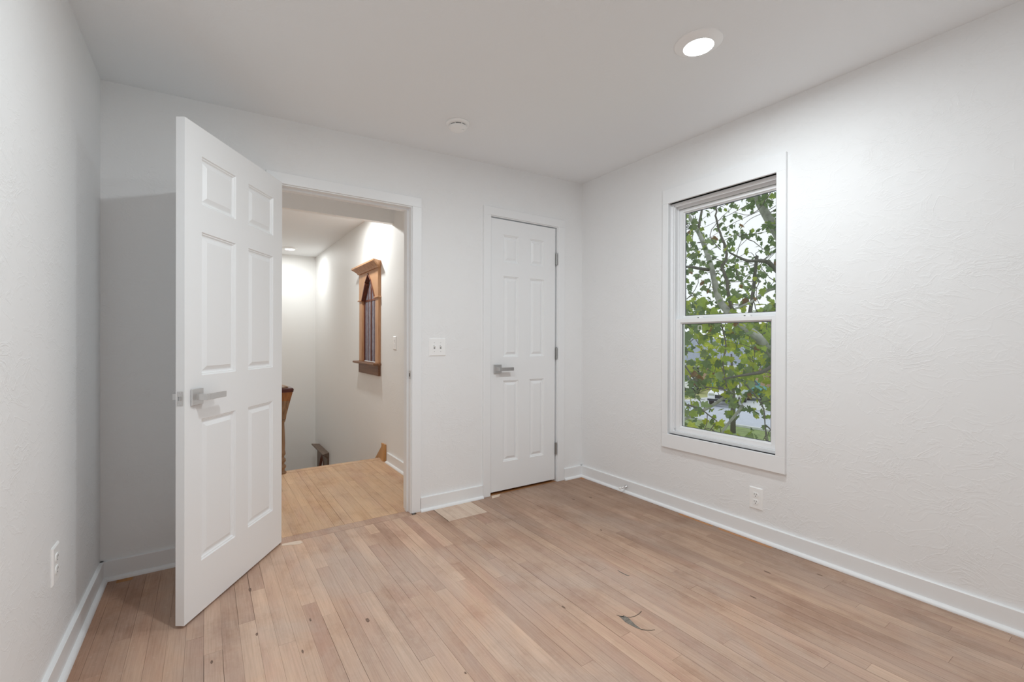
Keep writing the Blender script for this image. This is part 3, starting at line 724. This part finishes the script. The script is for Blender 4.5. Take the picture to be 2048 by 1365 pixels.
outlet(FR(D - 1.415, .2365), 'white duplex outlet under the window')
outlet(FL(D - 2.12, .402), 'white duplex outlet on the left wall near the corner')
hs = tag(empty('light_switch', FH(4.034, 1.125)), 'small white stacked rocker switch on the stairwell wall beside the jamb', 'light switch')
plate(hs, .080, .120)
for sz in (-.018, .018):
    mb = MB(); mb.hexa([(-.017, -.005, sz - .016), (.017, -.005, sz - .016), (.017, -.005, sz + .016), (-.017, -.005, sz + .016)][::-1], [(-.016, -.0075, sz - .015), (.016, -.0075, sz - .015), (.016, -.0105, sz + .015), (-.016, -.0105, sz + .015)][::-1]); build('rocker', mb, M_plastic, hs)
# door stop on the baseboard
ds = tag(empty('door_stop', FR(D - 2.387, .045)), 'small metal door stop screwed to the window-side baseboard', 'door stop')
mb = MB(); mb.smooth = True; mb.M = Matrix.Rotation(R(90), 4, 'X'); mb.lathe([(.014, BT), (.014, BT + .003), (.008, BT + .007), (.0045, BT + .012), (.0045, BT + .058)], 16); build('rod', mb, M_chrome, ds)
mb = MB(); mb.smooth = True; mb.M = Matrix.Rotation(R(90), 4, 'X'); mb.lathe([(.0075, BT + .056), (.0085, BT + .060), (.0085, BT + .070), (.006, BT + .074)], 16); build('rubber_tip', mb, M_plastic, ds)

#EXTERIOR
# ------------------------------------------------------------------ outside the window (second storey, ground 3.4 m below)
GZ = -3.4
M_lawn = plain('lawn_grass', lin(128, 146, 88), .9, noise=.18, nscale=3)
M_lawn2 = plain('dry_lawn_grass', lin(176, 178, 120), .9, noise=.15, nscale=2)
M_road = plain('pale_asphalt', lin(186, 192, 204), .85, noise=.06, nscale=4)
M_kerb = plain('concrete', lin(205, 208, 210), .8, noise=.05, nscale=6)
M_bark = plain('plane_tree_bark', lin(160, 162, 154), .85, noise=.30, nscale=9)
M_twig = plain('dark_twig_bark', lin(96, 94, 86), .85, noise=.2, nscale=30)
M_roof = plain('grey_shingle', lin(142, 150, 164), .85, noise=.10, nscale=5)
M_brick = plain('tan_brick', lin(196, 168, 150), .85, noise=.12, nscale=8)
M_carw = plain('white_car_paint', (.80, .82, .84), .2)
M_cart = plain('teal_car_paint', lin(58, 140, 140), .3)
M_carg = plain('dark_car_glass', lin(40, 46, 54), .1)
M_tyre = plain('tyre_rubber', lin(34, 34, 36), .8)
def leafmat(name, c, tl=.45):
    m = NT(name); d = m.n('ShaderNodeBsdfDiffuse'); t = m.n('ShaderNodeBsdfTranslucent'); g = m.n('ShaderNodeNewGeometry')
    nz = m.noise(g.outputs['Position'], 9, 2); lo_ = tuple(x * .78 for x in c[:3]) + (1,); hi_ = tuple(min(1, x * 1.18) for x in c[:3]) + (1,)
    col = m.ramp(nz, [(.3, lo_), (.7, hi_)]); m.l(col, d.inputs[0]); m.l(col, t.inputs[0])
    mx = m.n('ShaderNodeMixShader'); mx.inputs[0].default_value = tl; m.l(d.outputs[0], mx.inputs[1]); m.l(t.outputs[0], mx.inputs[2]); m.l(mx.outputs[0], m.out.inputs[0]); return m.mat
LEAF = [leafmat('leaf_green', lin(152, 172, 82)), leafmat('leaf_yellow_green', lin(180, 190, 78)), leafmat('leaf_grey_green', lin(138, 156, 112)), leafmat('leaf_deep_green', lin(112, 134, 92)), leafmat('leaf_brown', lin(136, 108, 76))]

def slab(name, pts, z0, z1, mat, label, cat, kind='structure'):
    mb = MB(); mb.prism([(x, y, z0) for x, y in pts], [(x, y, z1) for x, y in pts]); return tag(build(name, mb, mat), label, cat, kind=kind)
slab('ground', [(xR_ + .3, -60), (260, -60), (260, 170), (xR_ + .3, 170)], GZ - .3, GZ, M_lawn, 'green front lawn below the window', 'lawn')
slab('road', [(23.6, -60), (29.6, -60), (29.6, 170), (23.6, 170)], GZ, GZ + .02, M_road, 'pale grey street beyond the front lawn', 'street')
slab('far_lawn', [(29.9, -60), (110, -60), (110, 170), (29.9, 170)], GZ, GZ + .03, M_lawn2, 'dry yellow-green lawn across the street', 'lawn')
for k_, xk in enumerate((23.4, 29.6)):
    slab('kerb', [(xk, -60), (xk + .25, -60), (xk + .25, 170), (xk, 170)], GZ, GZ + .10, M_kerb, ('concrete kerb on the near side of the street', 'concrete kerb on the far side of the street')[k_], 'kerb')
slab('driveway', [(29.9, 15.6), (36, 15.6), (36, 21.5), (29.9, 21.5)], GZ, GZ + .045, M_kerb, 'pale concrete driveway under the parked white car', 'driveway')

def car(M, paint, roofm, label, tall=1.0):
    e = tag(empty('parked_car', M), label, 'car')
    L, Wd = 4.5, 1.84
    side = [(-2.25, .42), (-2.22, .80), (-2.05, .95), (-1.15, 1.05), (-.45, 1.10), (1.95, 1.10), (2.2, .98), (2.25, .45)]
    mb = MB(); mb.prism([(x, -Wd / 2, z) for x, z in side][::-1], [(x, Wd / 2, z) for x, z in side][::-1]); build('body', mb, paint, e, bevel=.06)
    h = 1.10 + .58 * tall
    cab = [(-1.05, 1.05), (-.35, h), (1.55, h), (2.05, 1.05)]
    mb = MB(); mb.prism([(x, -.80 + .12 * (z > 1.2), z) for x, z in cab][::-1], [(x, .80 - .12 * (z > 1.2), z) for x, z in cab][::-1]); build('cabin_glass', mb, M_carg, e)
    mb = MB(); mb.box(-.40, 1.60, -.72, .72, h - .03, h + .05); build('roof', mb, roofm, e, bevel=.04)
    for s_ in (-1, 1):
        for a, b_ in ((cab[0], cab[1]), (cab[3], cab[2]), ((.35, 1.08), (.35, h))):
            mb = MB(); mb.tube([(a[0], s_ * .80, a[1]), (b_[0], s_ * .69, b_[1])], [.05, .05], 6); build('pillar', mb, paint, e)
        for wx in (-1.4, 1.4):
            mb = MB(); mb.M = Matrix.Translation((wx, s_ * .82, .34)) @ Matrix.Rotation(R(90), 4, 'X'); mb.lathe([(.34, -.11), (.34, .11)], 20); wh = build('wheel', mb, M_tyre, e)
            mb = MB(); mb.M = Matrix.Translation((wx, s_ * .90, .34)) @ Matrix.Rotation(R(90), 4, 'X'); mb.lathe([(.20, -.045), (.20, .045)], 16); build('hubcap', mb, M_nickel, wh)
        mb = MB(); mb.box(-2.265, -2.2, s_ * .66 - .18, s_ * .66 + .18, .74, .88); build('headlight', mb, M_chrome, e)
        mb = MB(); mb.box(-.85, -.65, s_ * .98 - .1, s_ * .98 + .1, 1.08, 1.2); build('mirror', mb, paint, e)
    mb = MB(); mb.box(-2.27, -2.2, -.42, .42, .55, .80); build('grille', mb, M_carg, e)
    mb = MB(); mb.box(-2.29, -2.2, -.9, .9, .38, .52); build('bumper', mb, M_carg, e)
    return e
car(Matrix.Translation((31.2, 18.55, GZ + .045)) @ rz(R(20)), M_carw, M_carw, 'white car parked in the driveway across the street')
car(Matrix.Translation((35.2, 19.9, GZ + .03)) @ rz(R(75)), M_cart, M_carw, 'teal car with a white roof partly hidden by leaves', 1.1)
car(Matrix.Translation((35.0, 25.6, GZ + .03)) @ rz(R(84)), M_carw, M_carw, 'white car farther back beside the tan brick house', .8)

def house(name, M, w, d, hw_, rise, wallm, label, gable=True):
    e = tag(empty(name, M), label, 'house')
    mb = MB(); mb.box(-d / 2, d / 2, -w / 2, w / 2, 0, hw_); build('wall', mb, wallm, e)
    ov = .5
    mb = MB(); a = [(-d / 2 - ov, hw_ - .12), (0, hw_ + rise), (d / 2 + ov, hw_ - .12), (d / 2 + ov, hw_ - .28), (-d / 2 - ov, hw_ - .28)]
    mb.prism([(x, -w / 2 - ov, z) for x, z in a], [(x, w / 2 + ov, z) for x, z in a]); build('roof', mb, M_roof, e)
    mb = MB(); mb.box(-d / 2 - ov - .03, -d / 2 - ov, -w / 2 - ov, w / 2 + ov, hw_ - .36, hw_ - .10); build('fascia', mb, M_white_ext, e)
    n_ = int(w / 3.2)
    for i in range(n_):
        yc = -w / 2 + (i + .5) * w / n_
        mb = MB(); mb.box(-d / 2 - .05, -d / 2, yc - .55, yc + .55, .95, 2.1); f_ = build('window', mb, M_white_ext, e)
        mb = MB(); mb.box(-d / 2 - .06, -d / 2 - .045, yc - .46, yc + .46, 1.04, 2.01); build('pane', mb, M_carg, f_)
    return e
house('neighbour_house', Matrix.Translation((43.0, 28.5, GZ)) @ rz(R(4)), 15, 9, 2.5, 2.3, M_brick, 'tan brick house with a grey shingle roof across the street')
house('neighbour_house', Matrix.Translation((47, 13.5, GZ)) @ rz(R(0)), 11, 9, 3.4, 2.2, M_white_ext, 'white house at the right behind the branches')

# leaves
def leaf_pts():
    h = [(0, 0), (.16, -.07), (.40, .02), (.50, .16), (.36, .26), (.52, .46), (.54, .60), (.34, .56), (.27, .60), (.22, .78), (0, 1.02)]
    return h
def leaf_mesh(mat, fold):
    h = leaf_pts(); mb = MB()
    R_ = [(x, y, abs(x) * fold - .12 * y * y) for x, y in h]; L_ = [(-x, y, abs(x) * fold - .12 * y * y) for x, y in h]
    mb.add(R_, [tuple(range(len(R_)))]); mb.add(L_, [tuple(range(len(L_)))[::-1]]); mb.tube([(0, -.35, -.05), (0, 0, 0)], [.012, .012], 4)
    return mb
LEAFMB = [leaf_mesh(None, f) for f in (.18, .38, -.1)]
LEAFME = [[mb_.mesh('leaf', m) for mb_ in LEAFMB] for m in LEAF]
rt = random.Random(21)
def leaf_matrix(p, size):
    # leaves hang: tip down and outwards, blade roughly facing up/sideways
    tip = Vector((rt.uniform(-1, 1), rt.uniform(-1, 1), rt.uniform(-1.3, .15))).normalized()
    nrm = Vector((rt.uniform(-1.3, .5), rt.uniform(-1.1, .7), rt.uniform(-.2, 1))).normalized()
    xa = tip.cross(nrm).normalized(); nrm = xa.cross(tip).normalized()
    return Matrix(((xa.x * size, tip.x * size, nrm.x * size, p.x), (xa.y * size, tip.y * size, nrm.y * size, p.y), (xa.z * size, tip.z * size, nrm.z * size, p.z), (0, 0, 0, 1)))
def bez(pts, n=5):
    """smooth polyline through points (Catmull-Rom)"""
    P = [Vector(p) for p in pts]; out = []
    for i in range(len(P) - 1):
        p0, p1, p2, p3 = P[max(i - 1, 0)], P[i], P[i + 1], P[min(i + 2, len(P) - 1)]
        for k_ in range(n):
            t = k_ / n; out.append(.5 * ((2 * p1) + (p2 - p0) * t + (2 * p0 - 5 * p1 + 4 * p2 - p3) * t * t + (3 * p1 - p0 - 3 * p2 + p3) * t ** 3))
    out.append(P[-1]); return out

# the plane tree in front of the window: trunk just right of the view, limbs reaching across it
tb = pxpt(1668, 700, 8.2); tb.z = GZ
tree = tag(empty('plane_tree', Matrix.Translation(tb)), 'large broad-leaved tree filling the window view', 'tree')
inv = Matrix.Translation(-tb)
BR = []
def limb(pix, r0, r1, mat, name='branch', wob=.0, store=True):
    pts = bez([pxpt(*p) for p in pix]); n_ = len(pts)
    pts = [p + Vector((rt.uniform(-wob, wob), rt.uniform(-wob, wob), rt.uniform(-wob, wob))) for p in pts]
    rads = [r0 + (r1 - r0) * (i / (n_ - 1)) for i in range(n_)]
    mb = MB(); mb.smooth = True; mb.M = inv; mb.tube(pts, rads, 8); build(name, mb, mat, tree)
    if store: BR.extend(pts)
trunk = [tb, tb + Vector((.02, .05, 1.4)), pxpt(1655, 820, 8.2), pxpt(1628, 640, 8.3), pxpt(1600, 500, 8.5)]
tp = bez(trunk); mb = MB(); mb.smooth = True; mb.M = inv; mb.tube(tp, [.26 - .12 * i / (len(tp) - 1) for i in range(len(tp))], 12); build('trunk', mb, M_bark, tree)
limb([(1650, 800, 8.2), (1590, 752, 7.8), (1541, 706, 7.5), (1518, 677, 7.4), (1491, 655, 7.4), (1460, 628, 7.5), (1437, 597, 7.7), (1427, 552, 7.8), (1417, 516, 7.9), (1403, 477, 8.0), (1391, 455, 8.1), (1376, 428, 8.2), (1350, 380, 8.3)], .085, .022, M_bark)
limb([(1417, 540, 7.85), (1396, 537, 7.7), (1376, 534, 7.5), (1340, 540, 7.3)], .03, .018, M_twig)
limb([(1396, 461, 8.1), (1400, 440, 8.1), (1404, 415, 8.2), (1402, 380, 8.2)], .028, .014, M_twig)
limb([(1470, 632, 7.5), (1458, 599, 7.4), (1453, 558, 7.4), (1443, 534, 7.5), (1453, 516, 7.5), (1447, 483, 7.6), (1437, 455, 7.7), (1432, 425, 7.7), (1436, 390, 7.8)], .032, .012, M_twig, wob=.012)
limb([(1600, 540, 8.5), (1548, 455, 8.9), (1530, 425, 9.0), (1512, 392, 9.0), (1495, 350, 9.0), (1470, 300, 9.1)], .10, .05, M_bark)
limb([(1610, 590, 8.4), (1552, 540, 8.0), (1536, 525, 7.9), (1518, 522, 7.8), (1496, 522, 7.7), (1478, 515, 7.7), (1458, 505, 7.6)], .05, .012, M_twig)
limb([(1514, 512, 8.6), (1510, 545, 8.6), (1508, 568, 8.6), (1504, 600, 8.5), (1497, 640, 8.4)], .030, .034, M_twig)
limb([(1600, 570, 8.3), (1548, 577, 8.0), (1528, 586, 7.9), (1508, 601, 7.8), (1480, 614, 7.7), (1440, 630, 7.6)], .038, .014, M_bark)
limb([(1560, 720, 7.6), (1530, 742, 7.0), (1505, 748, 6.9), (1480, 752, 6.8), (1440, 760, 6.8)], .035, .012, M_twig)
limb([(1340, 690, 7.0), (1375, 739, 6.8), (1391, 761, 6.8), (1411, 774, 6.8), (1440, 778, 6.9), (1470, 790, 7.0)], .014, .008, M_twig)
limb([(1350, 806, 6.6), (1377, 811, 6.6), (1401, 819, 6.6), (1418, 831, 6.6), (1434, 843, 6.6)], .014, .008, M_twig)
limb([(1462, 785, 8.2), (1446, 797, 8.0), (1430, 808, 7.9), (1411, 819, 7.8), (1390, 828, 7.8), (1350, 850, 7.8)], .030, .022, M_bark)
limb([(1485, 812, 8.2), (1470, 832, 8.1), (1455, 850, 8.0), (1440, 872, 8.0)], .028, .020, M_bark)
limb([(1492, 770, 6.9), (1503, 782, 6.8), (1512, 794, 6.8), (1521, 806, 6.8), (1528, 822, 6.8), (1530, 850, 6.7)], .014, .008, M_twig)
limb([(1440, 640, 7.2), (1452, 690, 7.1), (1446, 720, 7.0), (1448, 745, 7.0), (1454, 775, 6.9)], .012, .008, M_twig)
for pa in ([(1548, 372), (1525, 410), (1500, 430), (1470, 425)], [(1470, 470), (1500, 480), (1530, 500), (1552, 494)], [(1372, 445), (1385, 470), (1380, 500)], [(1440, 500), (1420, 470), (1440, 440), (1470, 410)],
           [(1552, 565), (1530, 545), (1520, 530)], [(1508, 601), (1515, 625), (1540, 618), (1552, 612)], [(1372, 600), (1390, 580), (1400, 545)], [(1480, 560), (1470, 530), (1476, 500), (1490, 470)], [(1548, 650), (1528, 668), (1512, 690), (1505, 740)],
           [(1372, 690), (1400, 672), (1430, 668)], [(1518, 560), (1512, 590), (1520, 610)], [(1550, 850), (1535, 870), (1520, 885)], [(1526, 800), (1548, 830)], [(1380, 660), (1398, 690), (1410, 720), (1400, 750)]):
    limb([(p[0], p[1], rt.uniform(7.0, 8.4)) for p in [pa[0]]] + [(p[0], p[1], 7.6) for p in pa[1:]], .008, .004, M_twig, 'twig', .01)
# leaf clusters
cand = []
def in_view(q): x, y, z = topx(q); return z > 0 and 1366 < x < 1556 and 372 < y < 890
nclu = 0
for k_ in range(760):
    px_ = rt.uniform(1180, 1760); py_ = rt.uniform(200, 1010)
    low = py_ > 600
    if not low and rt.random() > .82: continue
    if py_ > 830 and rt.random() < .35: continue
    if low: fw = rt.uniform(6.2, 9.4)
    else: fw = rt.uniform(7.4, 11.0)
    c_ = pxpt(px_, py_, fw)
    br = min(BR, key=lambda q: (q - c_).length)
    if (br - c_).length < 2.2 and rt.random() < .55:
        mid = (br + c_) / 2 + Vector((rt.uniform(-.1, .1), rt.uniform(-.1, .1), rt.uniform(-.05, .15)))
        tw = bez([br, mid, c_], 4); mb = MB(); mb.M = inv; mb.tube(tw, [.007 - .0035 * i / (len(tw) - 1) for i in range(len(tw))], 5); build('twig', mb, M_twig, tree)
    for j in range(rt.randint(6, 11) if low else rt.randint(8, 14)):
        p = c_ + Vector((rt.gauss(0, .20), rt.gauss(0, .20), rt.gauss(0, .18)))
        x_, y_, z_ = topx(p)
        if ((x_ - 1424) / 26) ** 2 + ((y_ - 798) / 20) ** 2 < 1: continue
        if 1400 < x_ < 1545 and 822 < y_ < 862 and rt.random() < .55: continue
        size = rt.uniform(.07, .15) if low else rt.uniform(.07, .125)
        wt = ([5, 3, 3, 4, .4] if low else [1.2, .3, 4, 5, .25])  # upper leaves coloured greyer and darker for backlit shade and haze on the glass
        cand.append((leaf_matrix(p, size), rt.choices(range(5), wt)[0], rt.randrange(3), in_view(p), size / topx(p)[2]))
cand.sort(key=lambda t: (not t[3], -t[4]))
for Mx, ci, fi, _, _ in cand[:300]: link('leaf', LEAFME[ci][fi], tree, inv @ Mx)
rest = MB()
for Mx, ci, fi, _, _ in cand[300:]:
    src = LEAFMB[fi]; n0 = len(rest.v); rest.v.extend([inv @ Mx @ v for v in src.v])
    for f in src.f: rest.f.append([i + n0 for i in f]); rest.m.append(ci); rest.sm.append(False)
ol = build('leaves', rest, LEAF, tree); ol['kind'] = 'stuff'

# farther trees: each a trunk and a crown of many leaf tufts
def far_tree(x, y, h, r, mi, label, trunk_r=.16, crown_z=.62, n=420):
    e = tag(empty('yard_tree', Matrix.Translation((x, y, GZ))), label, 'tree')
    mb = MB(); mb.smooth = True; mb.tube([(0, 0, 0), (.05, .03, h * .35), (0, .1, h * .75)], [trunk_r, trunk_r * .8, trunk_r * .3], 8); build('trunk', mb, M_twig, e)
    mb = MB()
    for i in range(n):
        a = rt.uniform(0, 6.283); cz = rt.uniform(-1, 1); rr = rt.uniform(.55, 1) ** .5; s_ = math.sqrt(1 - cz * cz)
        p = Vector((r * rr * s_ * math.cos(a), r * rr * s_ * math.sin(a), h * crown_z + cz * rr * h * (1 - crown_z)))
        mb.mi = rt.choice((0, 1)); sz = r * rt.uniform(.12, .24)
        Mx = leaf_matrix(p, sz); src = LEAFMB[0]; n0 = len(mb.v); mb.v.extend([Mx @ v for v in src.v])
        for f in src.f: mb.f.append([i2 + n0 for i2 in f]); mb.m.append(mb.mi); mb.sm.append(False)
    o = build('crown', mb, [LEAF[mi], LEAF[(mi + 1) % 4]], e); o['kind'] = 'stuff'; return e
far_tree(21.6, 12.6, 5.2, 1.7, 0, 'slim yard tree with a dark trunk standing on the front lawn', .13, .72, 260)
far_tree(56, 40, 10.5, 4.5, 3, 'dark tree behind the tan brick house')
far_tree(66, 33, 9.5, 4.5, 3, 'dark tree behind the gap between the two houses')
far_tree(58, 22, 9.0, 4.0, 2, 'grey-green tree behind the white house')
